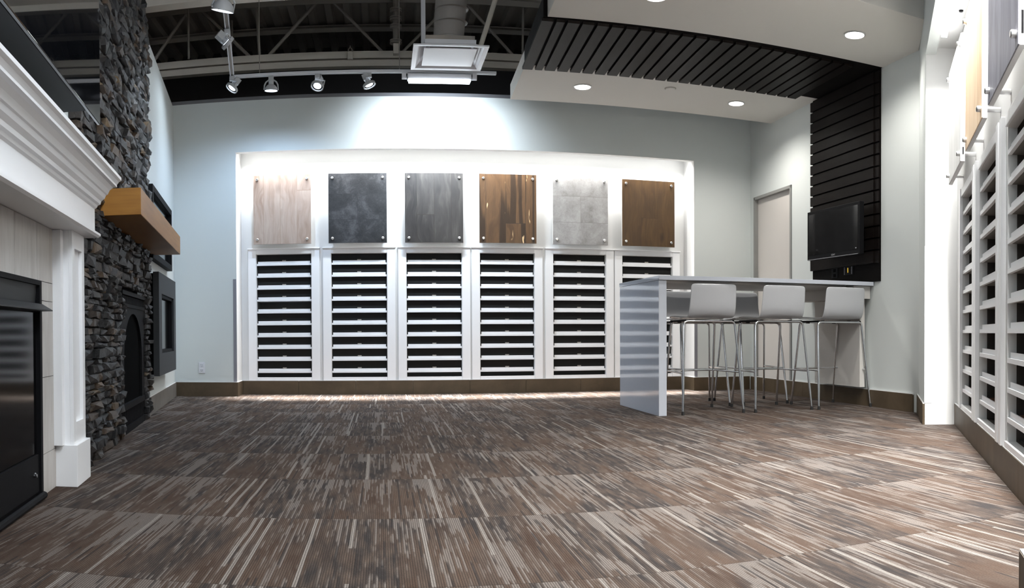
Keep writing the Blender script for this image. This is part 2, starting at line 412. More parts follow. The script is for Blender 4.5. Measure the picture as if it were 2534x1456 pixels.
# cap of the back wall, darker strip seen along its top
struct(MB().box(-2.20, 4.1, 8.0, 8.9, WT, WT + .035).build('trim_1', plain('wall_cap_grey', (.14, .14, .15), .6)))
struct(MB().prism([(NX0, 8.0), (NX1, 8.0), (NX1, 8.07), (NX0, 8.07)], NT0 - .004, NT0).build('trim_2', M_white))

# shelving opening list, back wall: left edge and width of each opening
OPW, OZ0, OZ1 = .567, .165, 1.448
BX = [-1.290, -.513, .258, 1.017, 1.790, 2.546]
m = MB(); edges = [NX0] + [v for b in BX for v in (b, b + OPW)] + [NX1]
for i in range(0, len(edges), 2): m.box(edges[i], edges[i+1], 8.30, 8.34, 0, 2.53)
for b in BX: m.box(b, b+OPW, 8.30, 8.34, 0, OZ0); m.box(b, b+OPW, 8.30, 8.34, OZ1, 2.53)
m.box(NX0-.001, NX0+.006, 8.07, 8.3, 0, 2.53); m.box(NX1-.006, NX1+.001, 8.07, 8.3, 0, 2.53); m.box(NX0, NX1, 8.07, 8.3, 2.522, 2.53)
m.box(NX0-.001, NX0+.006, 8.003, 8.07, 0, NT0); m.box(NX1-.006, NX1+.001, 8.003, 8.07, 0, NT0)
struct(m.build('wall_niche', M_white))

# left wall
lw = MB(); lw.box(-.3, 1.9, -.12, 0, 0, 2.95); lw.box(1.9, 9.5, -.12, 0, 0, 2.95)
struct(lw.build('wall_left', M_wall, M=LM()))

# screen wall (right of the niche) with a door, then the angled wall with its niche
DS0, DS1, DZ = .087, .960, 2.088
m = MB(); m.box(-.10, DS0, 0, .12, 0, WT+.3); m.box(DS1, 3.06, 0, .12, 0, WT+.3); m.box(DS0, DS1, 0, .12, DZ, WT+.3)
struct(m.build('wall_right', M_wall, M=TM()))
t0 = (3.858, 4.969)
P1 = Rp(-.03, .216)[:2]; P1b = Rp(-.03, .06)[:2]
NE = 3.683
def rbox(mb, s0, s1, n0, n1, z0, z1): mb.box(s0, s1, -n1, -n0, z0, z1)
# piece from the screen wall corner to the pillar
far_s = -.9
m = MB(); rbox(m, -.92, -.03, .076, .216, 0, 3.3); m2 = m.build('wall_angled', M_wall, M=RM()); struct(m2)
m = MB()
RXs = [(.343, .675), (1.182, .715), (2.085, .715), (2.99, .60)]
ed = [-.03] + [v for (a, w) in RXs for v in (a, a+w)] + [NE]
for i in range(0, len(ed), 2): rbox(m, ed[i], ed[i+1], -.04, 0, 0, 2.53)
for a, w in RXs: rbox(m, a, a+w, -.04, 0, 0, OZ0); rbox(m, a, a+w, -.04, 0, 1.475, 2.53)
rbox(m, -.06, -.028, -.02, .214, 0, 2.55); rbox(m, NE, NE+.02, -.02, .214, 0, 2.55)
rbox(m, -.03, NE, 0, .15, 2.535, 2.56)
struct(m.build('wall_niche', M_white, M=RM()))
m = MB(); rbox(m, -.03, NE, .146, .216, NT0+.035, 3.3); rbox(m, NE+.001, 5.6, .076, .216, 0, 3.3)
struct(m.build('wall_angled', M_wall, M=RM()))

# dark shell of the building and the steel deck
struct(MB().box(-6, 8, 10.15, 10.3, 0, 4.6).build('wall_far', M_dark))
struct(MB().box(-6.1, -6, -3, 10.3, 0, 4.6).build('wall_outer_left', M_dark))
struct(MB().box(8, 8.1, -3, 10.3, 0, 4.6).build('wall_outer_right', M_dark))
m = MB(); pitch = .2; x = -6.0; prof = []
while x < 8: prof += [(x, 4.16), (x+.07, 4.16), (x+.09, 4.215), (x+pitch-.02, 4.215)]; x += pitch
prof += [(8, 4.25), (-6, 4.25)]
m.extrude(prof, 'y', -1.0, 10.2); struct(m.build('ceiling', M_deck))

# soffits
SX0, SX1 = 1.150, 3.90
far = [(1.205, 7.462), (3.955, 7.49), (3.955, 6.49), (1.172, 6.49)]
m = MB().prism(far, 2.80, 2.94); struct(m.build('ceiling_soffit', M_soffit, bevel=.002))
near = [(1.146, 5.475), (3.90, 5.43), (3.86, 4.99), (3.40, 4.30), (3.51, 4.43), (1.10, 4.43)]
near = [(1.146, 5.475), (3.93, 5.43), (3.90, 5.0), (3.52, 4.43), (1.10, 4.43)]
m = MB().prism(near, 2.80, 2.94); struct(m.build('ceiling_soffit', M_soffit, bevel=.002))

# base tiles
def baseboard(name, M, segs, mat, h=.141, t=.014):
    m = MB()
    for (a0, a1, y0, y1) in segs:
        L = a1 - a0; ax = abs(L) > abs(y1 - y0)
        if ax:
            n = max(1, int(round(L / .61))); 
            for k in range(n): m.box(a0 + L*k/n + .0012, a0 + L*(k+1)/n - .0012, y0, y1, 0, h)
        else: m.box(a0, a1, y0, y1, 0, h)
    o = m.build(name, mat, M=M); struct(o)
    c = MB()
    for (a0, a1, y0, y1) in segs: c.box(a0+.001, a1-.001, y0+.002, y1-.002, h - .006, h + .004)
    c.build('caulk_line', M_caulk, o, M=M)
    return o
baseboard('baseboard_back', None, [(-2.085, NX0, 7.986, 7.999), (NX0-.0005, NX0+.014, 7.986, 8.285), (NX0+.014, NX1-.014, 8.27, 8.299), (NX1-.014, NX1+.0005, 7.986, 8.285), (NX1, 3.91, 7.986, 7.999)], M_base)
baseboard('baseboard_left', LM(), [(.02, 2.09, .001, .014)], M_base_lit)
baseboard('baseboard_right', TM(), [(.02, 3.0, -.016, -.001)], M_base)
baseboard('baseboard_angled', RM(), [(-.90, -.045, -.230, -.217), (-.045, -.030, -.231, -.001), (-.03, NE-.002, -.016, -.001), (NE-.016, NE+.0, -.231, -.016), (NE, 5.0, -.231, -.217)], M_base)

# door in the screen wall
d = MB().box(DS0+.03, DS1-.03, .03, .07, .10, DZ-.03).build('door_1', M_door, M=TM()); struct(d)
m = MB(); m.box(DS0, DS0+.03, -.012, .10, .14, DZ); m.box(DS1-.03, DS1, -.012, .10, .14, DZ); m.box(DS0, DS1, -.012, .10, DZ-.03, DZ)
m.build('door_frame', M_doorframe, d, M=TM())
struct(MB().box(DS0+.001, DS1-.001, .001, .07, 0, .10).build('trim_3', M_base, M=TM()))

# ------------------------------------------------------------------ strip lights of both niches
def strip(name, M, x0, x1, y0, y1, z, label, power, group=None, spread=120, power2=0):
    t = thing(name, label, 'light', M=M @ Matrix.Translation(((x0+x1)/2, (y0+y1)/2, z)), group=group)
    L, D = (x1-x0)/2, (y1-y0)/2
    MB().box(-L, L, -D, D, .018, .040).build('housing', M_plastic, t)
    MB().box(-L+.004, L-.004, -D+.003, D-.003, .0, .018).build('diffuser', M_strip, t)
    for power, spread in ((power, spread), (power2, 20)):
        if not power: continue
        o = lamp('strip_lamp', 'AREA', (0, 0, 0), (0, 0, -1), power, (1, .985, .95), 2*L-.02, 2*D if spread > 60 else .012, spread=spread)
        o.parent = t; o.location = (0, 0 if spread > 60 else -.044, -.004); o.rotation_euler = (0 if spread > 60 else -.10, 0, 0)
    return t
I4 = Matrix.Identity(4)
strip('strip_light', I4, NX0 + .05, NX1 - .05, 8.10, 8.15, 2.481, 'white strip light tucked behind the top edge of the back wall niche', 66, power2=110)
strip('strip_light', RM(), .279, .931, -.140, -.096, 2.495, 'white strip light over the chalk white panel, farthest in the angled niche', 50, 'strip lights in the angled niche')
strip('strip_light', RM(), .939, NE-.06, -.140, -.096, 2.495, 'white strip light above the beech and dark grey panels in the angled niche', 215, 'strip lights in the angled niche')

# ------------------------------------------------------------------ sample racks
def rack(M, x0, w, z1, label, back, group, holes=False, empty_slot=None, side=M_rackdark, casing=True):
    t = thing('sample_rack', label, 'shelving rack', M=M @ Matrix.Translation((x0, 0, 0)), group=group)
    D = .42
    m = MB(); g = .001
    m.box(-.012, g*0-.001+.0, .041, D, OZ0, z1+.012); m.box(w+.001, w+.012, .041, D, OZ0, z1+.012)
    m.box(-.012, w+.012, .041, D, z1+.001, z1+.014); m.box(-.012, w+.012, .041, D, OZ0-.012, OZ0-.001)
    m.build('carcass', side, t)
    MB().box(-.01, w+.01, .30, .31, OZ0, z1).build('back_board', back, t)
    if casing:
        c = MB(); o = .088
        c.box(-o, -.004, -.020, -.0005, OZ0-.02, z1+.052); c.box(w+.004, w+o, -.020, -.0005, OZ0-.02, z1+.052)
        c.box(-.004, w+.004, -.018, -.0005, z1+.002, z1+.052)
        c.box(-.002, w+.002, -.018, -.0005, OZ0-.020, OZ0+.012); c.box(-o-.004, w+o+.004, -.034, -.0005, z1+.052, z1+.064)
        c.build('casing', M_trim, t, bevel=.002)
    else:
        c = MB(); o = .105
        if x0 < .5: c.box(-.060, -.001, -.020, -.0005, OZ0-.02, z1+.052)
        c.box(w+.001, w+.062, -.024, -.0005, OZ0-.02, z1+.052); c.box(w+.062, w+.098, -.012, -.0005, OZ0-.02, z1+.052); c.box(w+.098, w+.158, -.024, -.0005, OZ0-.02, z1+.052)
        c.box(0, w, -.012, -.0005, z1+.002, z1+.052); c.box(0, w, -.012, -.0005, OZ0-.025, OZ0+.006)
        c.build('casing', M_trim, t, bevel=.002)
    top = z1 - .092
    for k in range(10):
        zc = top - k*.1236
        s = MB(); s.box(.001, w-.001, .0, .016, zc-.022, zc-.002)
        s.box(.012, w-.012, .012, .018, zc-.006, zc+.022)
        sh = s.build('shelf', M_trim if holes else M_trim, t)
        MB().box(.001, w-.001, .0165, .30, zc-.020, zc-.007).build('shelf_board', M_rackshelf_shade if holes else M_trim, sh)
        if not holes:
            q = MB().box(w*.5-.02, w*.5+.02, .024, .027, zc+.024, zc+.034); q.box(w*.5-.006, w*.5+.006, .023, .026, zc+.016, zc+.024)
            q.build('tag_holder', M_tag, sh)
    if not holes:
        for k in range(11):
            if empty_slot is not None and k == empty_slot: continue
            zt = z1 if k == 0 else top - (k-1)*.1236 - .022
            zb = top - k*.1236 + .008 if k < 10 else OZ0 + .004
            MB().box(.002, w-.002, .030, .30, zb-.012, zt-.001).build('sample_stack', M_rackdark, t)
    else:
        m = MB()
        for k in range(11):
            zm = z1 - .092 + .060 - k*.1236
            for xx in (.001,):
                for (yy, zz) in ((.17, zm), (.17, zm-.032), (.17, zm+.03)):
                    m.tube([(w-.002, yy, zz), (w+.002, yy, zz)], .0045, 8)
        m.build('pin_holes', M_hole, t)
    return t
M_rack_side = plain('rack_side_white', (.55, .54, .53), .6)
BN = ['pale blush oak', 'charcoal slate', 'smoked grey oak', 'streaked brown pine', 'pale cement', 'amber brown oak']
MBk = Matrix.Translation((0, 8.30, 0))
for i, bx in enumerate(BX):
    rack(MBk, bx, OPW, OZ1, 'white eleven slot sample rack in the back wall under the %s panel' % BN[i],
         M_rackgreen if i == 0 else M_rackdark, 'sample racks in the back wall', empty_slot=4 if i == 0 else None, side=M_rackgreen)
RN_ = ['chalk white', 'beech', 'dark grey ash', '']
for i, (a, w) in enumerate(RXs[:3]):
    rack(RM(), a, w, 1.475, 'white sample rack set into the angled wall below the %s panel' % RN_[i], M_rackgrey, 'sample racks in the angled wall', holes=True, side=M_rackgrey, casing=False)
# pilaster strips between the right racks
m = MB()
# sample boards lying in the right racks
bk = 0
for (i, k, name) in [(0, 9, 'reddish brown sample board near the foot of the farthest angled rack'), (1, 9, 'brown sample board low in the middle angled rack, second slot from its foot'),
                     (2, 8, 'dark brown sample board in the nearest angled rack, third slot up'), (2, 9, 'dark walnut sample board in the nearest angled rack, second slot up'), (2, 10, 'near black sample board in the bottom slot of the nearest angled rack')]:
    a, w = RXs[i]; zc = 1.475 - .092 - k*.1236
    zz = zc - .004 if k < 10 else OZ0 + .001
    o = MB().box(-w/2+.02, w/2-.01, .0, .22, 0, .012).build('sample_board', M_boardbrown if k < 10 else M_rackdark)
    o.matrix_world = RM() @ Matrix.Translation((a + w/2, .050, zz))
    tag(o, name, 'sample board', 'sample boards in the angled racks')

# ------------------------------------------------------------------ flooring sample panels on standoffs
def panel(M, xc, w, z0, z1, yface, th, mat, label, group, badge=False, gap=None):
    """yface: distance of the front face in front of the wall plane (local y=0)"""
    zc = (z0+z1)/2; h = (z1-z0)/2
    t = thing('flooring_sample', label, 'flooring sample', M=M @ Matrix.Translation((xc, -yface, zc)), group=group)
    MB().box(-w/2, w/2, .0, .004, -h, h).build('board_face', mat, t)
    MB().box(-w/2-.002, w/2+.002, .0042, th, -h-.002, h+.002).build('backing', M_white, t)
    for sx in (-1, 1):
        for sz in (-1, 1):
            R = Matrix.Translation((sx*(w/2-.040), 0, sz*(h-.046))) @ Matrix.Rotation(PI/2, 4, 'X')
            MB().lathe([(.0, .020), (.010, .020), (.0135, .016), (.0135, -.001)], 20, R).build('standoff_cap', M_brushed, t, smooth=True)
            MB().lathe([(.012, -th-.001), (.012, -yface+.0015)], 16, R).build('standoff_post', M_brushed, t, smooth=True)
    return t
PC = [(-1.006, P_blush), (-.238, P_slate), (.536, P_smoke), (1.293, P_acacia), (2.058, P_cement), (2.806, P_amber)]
LB = ['pale blush oak plank sample panel with a knot, above the first back wall rack', 'charcoal slate tile sample panel on four round standoffs',
      'smoked dark grey oak plank sample panel with light streaks', 'brown pine plank sample panel with near black streaks and orange knots',
      'pale grey cement tile sample panel with one split middle row', 'amber brown oak plank sample panel, nearest the corner']
for i, (xc, mt) in enumerate(PC):
    panel(MBk, xc, .590, 1.543, 2.246, .12, .018, mt, LB[i], 'flooring sample panels on the back wall')
for (s0, s1, mt, lb) in [(.33, 1.04, P_chalk, 'chalk white sample panel on the angled wall, farthest in'), (1.28, 1.93, P_beech, 'pale beech sample panel on the angled wall, with a white edge'),
                         (2.12, 2.83, P_driftw, 'dark grey ash sample panel high on the angled wall')]:
    t = panel(RM(), (s0+s1)/2, s1-s0, 1.555, 2.245, .090, .024, mt, lb, 'flooring sample panels on the angled wall')
    if 'beech' not in lb:
        b = MB().box((s1-s0)/2+.0021, (s1-s0)/2+.0032, .010, .018, -.31, -.235 if 'dark' in lb else -.27)
        b.build('edge_badge', M_black, t)

# ------------------------------------------------------------------ slatted feature on ceiling and screen wall
t = thing('slat_feature', 'espresso brown slatted feature that folds from the ceiling down the wall behind the small screen', 'slatted panel', loc=(3.0, 6.0, 2.8))
tl = Matrix.Translation((-3.0, -6.0, -2.8))
m = MB().prism([(1.118, 5.478), (3.90, 5.436), (3.92, 6.487), (1.165, 6.487)], 2.801, 2.945)
m.build('ceiling_backing', M_slatback, t, M=tl)
m = MB()
edges = [1.155] + [1.248, 1.329] + [1.436 + .1068*k for k in range(22)]
for i in range(len(edges)-1):
    a, b = edges[i], edges[i+1]; a2 = a + .013; b2 = b - .009
    if i == 0: a2 = a
    m.prism([(a2 - .045, 5.50), (b2 - .045, 5.50), (b2, 6.535), (a2, 6.535)], 2.779, 2.800)
m.build('ceiling_slats', M_slat, t, M=tl)
m = MB().box(1.405, 2.535, -.012, -.0005, 1.047, 2.800); m.build('wall_backing', M_slatback, t, M=tl @ TM())
m = MB(); z = 2.776
for k in range(17):
    zt = z - .0985*k; zb = zt - .083
    if k == 0: zt = 2.778
    if k == 16: zb = 1.215
    if zb < 1.2: break
    m.box(1.396, 2.470, -.034, -.012, zb, zt)
    m.box(2.470, 2.533, -.024, -.012, zb, zt)
m.build('wall_slats', M_slat, t, M=tl @ TM())

# small wall screen
def framed(M): return M
A = TM() @ Vector((1.64, -.200, 0)); B = TM() @ Vector((2.45, -.155, 0)); U = (B - A).normalized(); Nn = Vector((U.y, -U.x, 0))
if Nn.x > 0: Nn = -Nn
Ms = Matrix(((U.x, -Nn.x, 0, A.x), (U.y, -Nn.y, 0, A.y), (0, 0, 1, 1.272), (0, 0, 0, 1)))
Ls = (B - A).length
t = thing('television', 'small glossy black television on a bracket over the end of the bar table', 'television', M=Ms)
m = MB().box(0, Ls, .0, .045, 0, .436); m.build('casing', M_black, t, bevel=.004)
MB().box(.026, Ls-.026, -.0015, -.0002, .040, .408).build('screen', M_screen2, t)
m = MB(); m.box(.02, Ls-.02, -.004, 0, .001, .005); m.build('silver_strip', M_brushed, t)
m = MB(); m.box(.20, .60, .046, .075, .12, .32); m.box(.36, .44, .075, .135, .18, .26); m.build('bracket', M_black, t)
def text(s, size, name, mat, parent, M, ext=.0006):
    c = bpy.data.curves.new(name, 'FONT'); c.body = s; c.size = size; c.extrude = ext; c.align_x = 'CENTER'; c.align_y = 'CENTER'
    tmp = bpy.data.objects.new(name, c); COL.objects.link(tmp)
    dg = bpy.context.evaluated_depsgraph_get(); me = bpy.data.meshes.new_from_object(tmp.evaluated_get(dg)); bpy.data.objects.remove(tmp)
    me.materials.clear(); me.materials.append(mat); o = bpy.data.objects.new(name, me); COL.objects.link(o); o.parent = parent; o.matrix_local = M; return o
RX = Matrix.Rotation(PI/2, 4, 'X')
text('SONY', .022, 'badge', M_brushed, t, Matrix.Translation((Ls*.52, -.002, .021)) @ RX)
text('HD', .011, 'sticker', M_plastic, t, Matrix.Translation((Ls-.05, -.003, .052)) @ RX)
# wall plate with keypad digit
t = thing('wall_plate', 'black wall control plate with a glowing yellow numeral under the small television', 'control plate', M=TM() @ Matrix.Translation((2.047, -.0125, 1.164)))
MB().box(-.075, .085, -.006, 0, -.040, .038).build('plate', M_black, t, bevel=.002)
text('1', .062, 'numeral', M_yellow, t, Matrix.Translation((0, -.0075, .0)) @ RX)
for sx in (-.058, .062):
    m = MB()
    for k in range(7): m.box(sx-.006, sx+.006, -.008, -.0062, -.032 + k*.0095, -.027 + k*.0095)
    m.build('button_column', M_guard, t)
t = thing('wall_outlet', 'black double socket plate, barely visible on the dark panel beside the keypad', 'outlet', M=TM() @ Matrix.Translation((1.815, -.0125, 1.156)))
MB().box(-.055, .055, -.005, 0, -.045, .045).build('plate', M_black, t, bevel=.002)
for q in (-1, 1): MB().box(-.02, .02, -.007, -.0052, q*.022-.014, q*.022+.014).build('socket', M_void, t)

# ------------------------------------------------------------------ bar table
t = thing('bar_table', 'tall white quartz bar table with a waterfall end, under the small television', 'bar table', loc=(2.9, 6.1, 0))
tl = Matrix.Translation((-2.9, -6.1, 0))
top = MB().prism([(2.010, 5.628), (3.862, 5.545), (3.870, 6.640), (2.010, 6.640)], 1.012, 1.044).build('tabletop', M_quartz, t, M=tl, bevel=.0015)
MB().box(2.012, 2.074, 5.640, 6.632, 0, 1.010).build('end_panel', M_quartz, t, M=tl, bevel=.0015)
MB().box(3.70, 3.865, 5.60, 6.62, .905, 1.010).build('apron', M_under, t, M=tl)
MB().box(3.80, 3.850, 5.66, 6.40, .160, .903).build('support_panel', M_under, t, M=tl)
MB().box(2.08, 3.69, 5.70, 6.56, .996, 1.011).build('underside_board', M_under, t, M=tl)

# ------------------------------------------------------------------ stools
def fillet(pts, r, n=5):
    out = [Vector(pts[0])]
    for i in range(1, len(pts)-1):
        p = Vector(pts[i]); a = (Vector(pts[i-1]) - p).normalized(); b = (Vector(pts[i+1]) - p).normalized()
        for k in range(n+1):
            u = k/n; out.append((p + a*r)*(1-u)**2 + p*2*u*(1-u) + (p + b*r)*u*u)
    out.append(Vector(pts[-1])); return out
def make_stool():
    t = thing('bar_stool', '', 'bar stool', loc=(0, 0, 0))
    # shell profile (y, z) from the seat's front lip back and up
    prof = [(.195, .728), (.17, .738), (.10, .740), (.0, .735), (-.10, .729), (-.17, .727), (-.215, .735), (-.248, .757), (-.266, .79), (-.275, .83), (-.283, .88), (-.290, .94), (-.296, .992)]
    NXs = 9; th = .010; v = []; f = []
    def wid(i): 
        u = i/(len(prof)-1); return .195 + .004*math.sin(u*PI) - .006*u
    nP = len(prof)
    for side in (0, 1):
        for i, (y, z) in enumerate(prof):
            j0, j1 = max(0, i-1), min(nP-1, i+1); ty, tz = prof[j1][0]-prof[j0][0], prof[j1][1]-prof[j0][1]; L = math.hypot(ty, tz); ny, nz = tz/L, -ty/L
            if nz < 0 and i < 6: pass
            for k in range(NXs):
                q = k/(NXs-1)*2-1; x = q*wid(i)
                bow = .010*(q*q) if i < 6 else .016*(q*q)
                yy = y + (bow if i >= 7 else 0); zz = z + (bow*.6 if i < 6 else 0)
                v.append((x, yy + ny*th*side, zz + nz*th*side))
    G = nP*NXs
    for i in range(nP-1):
        for k in range(NXs-1):
            a = i*NXs+k; f.append((a, a+1, a+NXs+1, a+NXs)); f.append((G+a, G+a+NXs, G+a+NXs+1, G+a+1))
    for i in range(nP-1):
        a = i*NXs; f.append((a, a+NXs, G+a+NXs, G+a)); a = i*NXs+NXs-1; f.append((a, G+a, G+a+NXs, a+NXs))
    for k in range(NXs-1):
        f.append((k, G+k, G+k+1, k+1)); a = (nP-1)*NXs+k; f.append((a, a+1, G+a+1, G+a))
    m = MB(); m.v = v; m.f = f
    o = m.build('shell', M_shell, t, smooth=True)
    sd = o.modifiers.new('smooth', 'SUBSURF'); sd.levels = 1; sd.render_levels = 2
    r = .0095
    near = fillet([(-.252, -.268, .012), (-.212, -.185, .708), (.212, -.185, .708), (.252, -.268, .012)], .035)
    rear = fillet([(-.212, .262, .012), (-.190, .150, .708), (.190, .150, .708), (.212, .262, .012)], .035)
    def half(pts, s):
        pts = [p for p in pts if p.x*s >= -1e-6]
        mid = Vector((0, pts[0].y if abs(pts[0].x) < abs(pts[-1].x) else pts[-1].y, .708))
        return ([mid] + pts) if abs(pts[0].x) < abs(pts[-1].x) else (pts + [mid])
    for P in (near, rear):
        for s in (-1, 1):
            l = MB().tube(half(P, s), r, 10).build('leg', M_chrome, t, smooth=True)
            ft = Vector(P[0] if P[0].x*s > 0 else P[-1])
            MB().lathe([(.0125, -.012), (.0125, .014), (.010, .018)], 12, Matrix.Translation(ft)).build('foot_cap', M_rubber, l)
    for s in (-1, 1): MB().tube([(s*.20, -.19, .712), (s*.19, .155, .712)], .008, 8).build('seat_rail', M_black, t)
    zf = .313
    def at(P, s, z):
        q = [p for p in P if p.x*s > 0]; a = min(q, key=lambda p: p.z); b = sorted(q, key=lambda p: p.z)[1]; u = (z-a.z)/(b.z-a.z); return a + (b-a)*u
    a, b, c, d = at(near, -1, zf), at(rear, -1, zf), at(rear, 1, zf), at(near, 1, zf)
    MB().tube([a, b, c, d], .0065, 8).build('footrest', M_chrome, t)
    for x in (-.13, .13):
        for y in (-.12, .12): MB().box(x-.012, x+.012, y-.012, y+.012, .698, .722).build('mounting_pad', M_rubber, t)
    return t
stool = make_stool()
SP = [((2.455, 5.905), 0, 'white shell bar stool beside the waterfall end of the table, back to the room'),
      ((3.040, 5.860), 0, 'white shell bar stool in the middle of the three with backs to the room'),
      ((3.598, 5.838), 0, 'white shell bar stool standing next to the wall, back to the room'),
      ((2.640, 6.470), PI, 'white bar stool facing the room across the table, next to its waterfall end'),
      ((3.185, 6.455), PI, 'white bar stool facing the room across the table, nearer the wall')]
for i, (p, a, lb) in enumerate(SP):
    o = stool if i == 0 else dup_tree(stool)
    o.location = (p[0], p[1], 0); o.rotation_euler = (0, 0, a); o['label'] = lb; o['group'] = 'bar stools around the table'

# ------------------------------------------------------------------ left wall: stone fireplace
t = thing('stone_fireplace', 'full height dark ledgestone chimney with an arched black fireplace and a honey wood mantel beam', 'fireplace', M=LM() @ Matrix.Translation((3.3, 0, 0)))
tl = Matrix.Translation((-3.3, 0, 0))
S0, S1 = 2.150, 4.62; FS0, FS1, FZ = 2.37, 3.40, .905
rs = random.Random(11); v = []; f = []
def stone(s0, s1, z0, z1, d):
    b = len(v); j = lambda a: rs.uniform(-a, a)
    e = .007; n0 = .002
    base = [(s0, z0), (s1, z0), (s1, z1), (s0, z1)]
    for (s, z) in base: v.append((s, n0, z))
    mid = d*.72; sk = j(.012)
    for (s, z) in base: v.append((s + j(.006), mid + j(.006), z + j(.005)))
    cx, cz = (s0+s1)/2, (z0+z1)/2
    for (s, z) in base: v.append((s + (cx-s)*.16 + j(.008), d + j(.012), z + (cz-z)*.22 + j(.004)))
    v.append((cx + j(.02), d + .008 + j(.008), cz + j(.006)))
    for a in (0, 4):
        for i in range(4): f.append((b+a+i, b+a+(i+1) % 4, b+a+4+(i+1) % 4, b+a+4+i))
    for i in range(4): f.append((b+8+i, b+8+(i+1) % 4, b+12))
z = 0.0
while z < 3.9:
    h = rs.choice((.026, .032, .038, .046, .056)) ; s = S0 + rs.uniform(-.02, .035)
    if z > 2.9: s += (z-2.9)*.95
    while s < S1:
        L = rs.uniform(.05, .19) * (1.2 if h > .04 else 1); e = min(s+L, S1 + rs.uniform(-.02, .02))
        inside = (z + h*.5 < FZ + rs.uniform(-.01, .02)) and e > FS0 + .0 and s < FS1
        if inside:
            if s < FS0 - .03: stone(s, FS0 + rs.uniform(-.01, .03), z+.001, z+h-.001, rs.uniform(.028, .062))
            s = FS1 + rs.uniform(-.045, .01)
            continue
        if e - s > .02: stone(s+.001, e-.001, z+.001, z+h-.001, rs.uniform(.022, .060))
        s = e
    z += h
m = MB(); m.v = v; m.f = f; m.build('stone_veneer', M_ledge, t, M=tl)
m = MB().box(S0+.03, FS0, .0005, .012, 0, 3.9); m.box(FS1, S1-.02, .0005, .012, 0, 3.9); m.box(FS0, FS1, .0005, .012, FZ, 3.9)
m.build('mortar_bed', M_void, t, M=tl)
MB().box(1.965, 4.075, .030, .250, 1.245, 1.385).build('mantel_beam', M_mantelwood, t, M=tl, bevel=.003)
# arched insert
ins = MB(); y0, y1 = .004, .020
a0, a1, az, at_ = 2.50, 3.27, .47, .765      # arch: springing at az, crown at at_
N = 16; arch = []
for k in range(N+1):
    a = PI*k/N; arch.append(((a0+a1)/2 + (a1-a0)/2*math.cos(a), az + (at_-az)*math.sin(a)))
outer_top = .80
pts = [(a1, .19)] + arch + [(a0, .19)]
# front plate as strips around the arch
for k in range(N):
    (xa, za), (xb, zb) = arch[k], arch[k+1]
    b = len(ins.v); ins.v += [(xa, y1, za), (xb, y1, zb), (xb, y1, outer_top), (xa, y1, outer_top), (xa, y0, za), (xb, y0, zb)]
    ins.f += [(b, b+1, b+2, b+3), (b, b+4, b+5, b+1)]
ins.box(FS0+.02, a0, y0, y1, .19, outer_top); ins.box(a1, FS1-.02, y0, y1, .19, outer_top)
ins.box(FS0+.02, FS1-.02, y0, .030, .155, .19); ins.box(FS0+.02, FS1-.02, y0, .022, .0, .045); ins.box(FS0+.02, FS1-.02, y0, .028, outer_top, .822)
ins.box(FS0+.02, FS1-.02, y0, .034, .875, .90)
fb = ins.build('fireplace_insert', M_blackpanel if 0 else M_black, t, M=tl)
for (ya, za, zb) in ((.020, .826, .872), (.018, .05, .15)):
    m = MB()
    for k in range(34):
        q = FS0 + .05 + k*(FS1-FS0-.1)/33
        m.box(q-.006, q+.006, .006, ya, za, zb)
    m.build('louvre', M_black, fb, M=tl)
MB().box(a0-.01, a1+.01, .0032, .0039, .18, .78).build('mesh_screen', M_void, fb, M=tl)
MB().box(FS0+.02, FS1-.02, .0006, .003, .0, .9).build('recess', M_void, fb, M=tl)

# wall mounted electric fireplace
t = thing('electric_fireplace', 'square edged black wall mounted electric fireplace with a recessed window, near the corner', 'fireplace', M=LM() @ Matrix.Translation((1.52, 0, .31)))
w0, w1, h = -.64, .60, .795
wi0, wi1, hi0, hi1 = -.47, .42, .170, .635
m = MB(); m.box(w0, wi0, .055, .100, 0, h); m.box(wi1, w1, .055, .100, 0, h); m.box(wi0, wi1, .055, .100, 0, hi0); m.box(wi0, wi1, .055, .100, hi1, h)
m.build('front_panel', M_blackpanel, t)
m = MB(); m.box(w0+.012, w1-.010, .001, .0545, .01, h-.01); 
mb = m.build('housing', M_void, t)
m = MB().box(wi0, wi0+.03, .056, .085, hi0, hi1); m.box(wi1-.03, wi1, .056, .085, hi0, hi1); m.box(wi0+.03, wi1-.03, .056, .085, hi0, hi0+.025); m.box(wi0+.03, wi1-.03, .056, .085, hi1-.025, hi1)
m.build('inner_frame', M_black, t)
MB().box(wi0+.03, wi1-.03, .056, .060, hi0+.025, hi1-.025).build('glass', M_blackglass, t)
# wall screen above the beam
t = thing('wall_cabinet', 'flat black framed wall screen partly behind the end of the honey wood beam', 'framed screen', M=LM() @ Matrix.Translation((1.36, 0, 1.22)))
m = MB(); a, b, hh = -.685, .69, .566
m.box(a, a+.05, .002, .05, 0, hh); m.box(b-.05, b, .002, .05, 0, hh); m.box(a+.05, b-.05, .002, .05, 0, .05); m.box(a+.05, b-.05, .002, .05, hh-.05, hh)
m.build('frame', M_black, t)
MB().box(a+.05, b-.05, .002, .018, .05, hh-.05).build('screen', M_blackglass, t)
t.name = 'wall_screen'

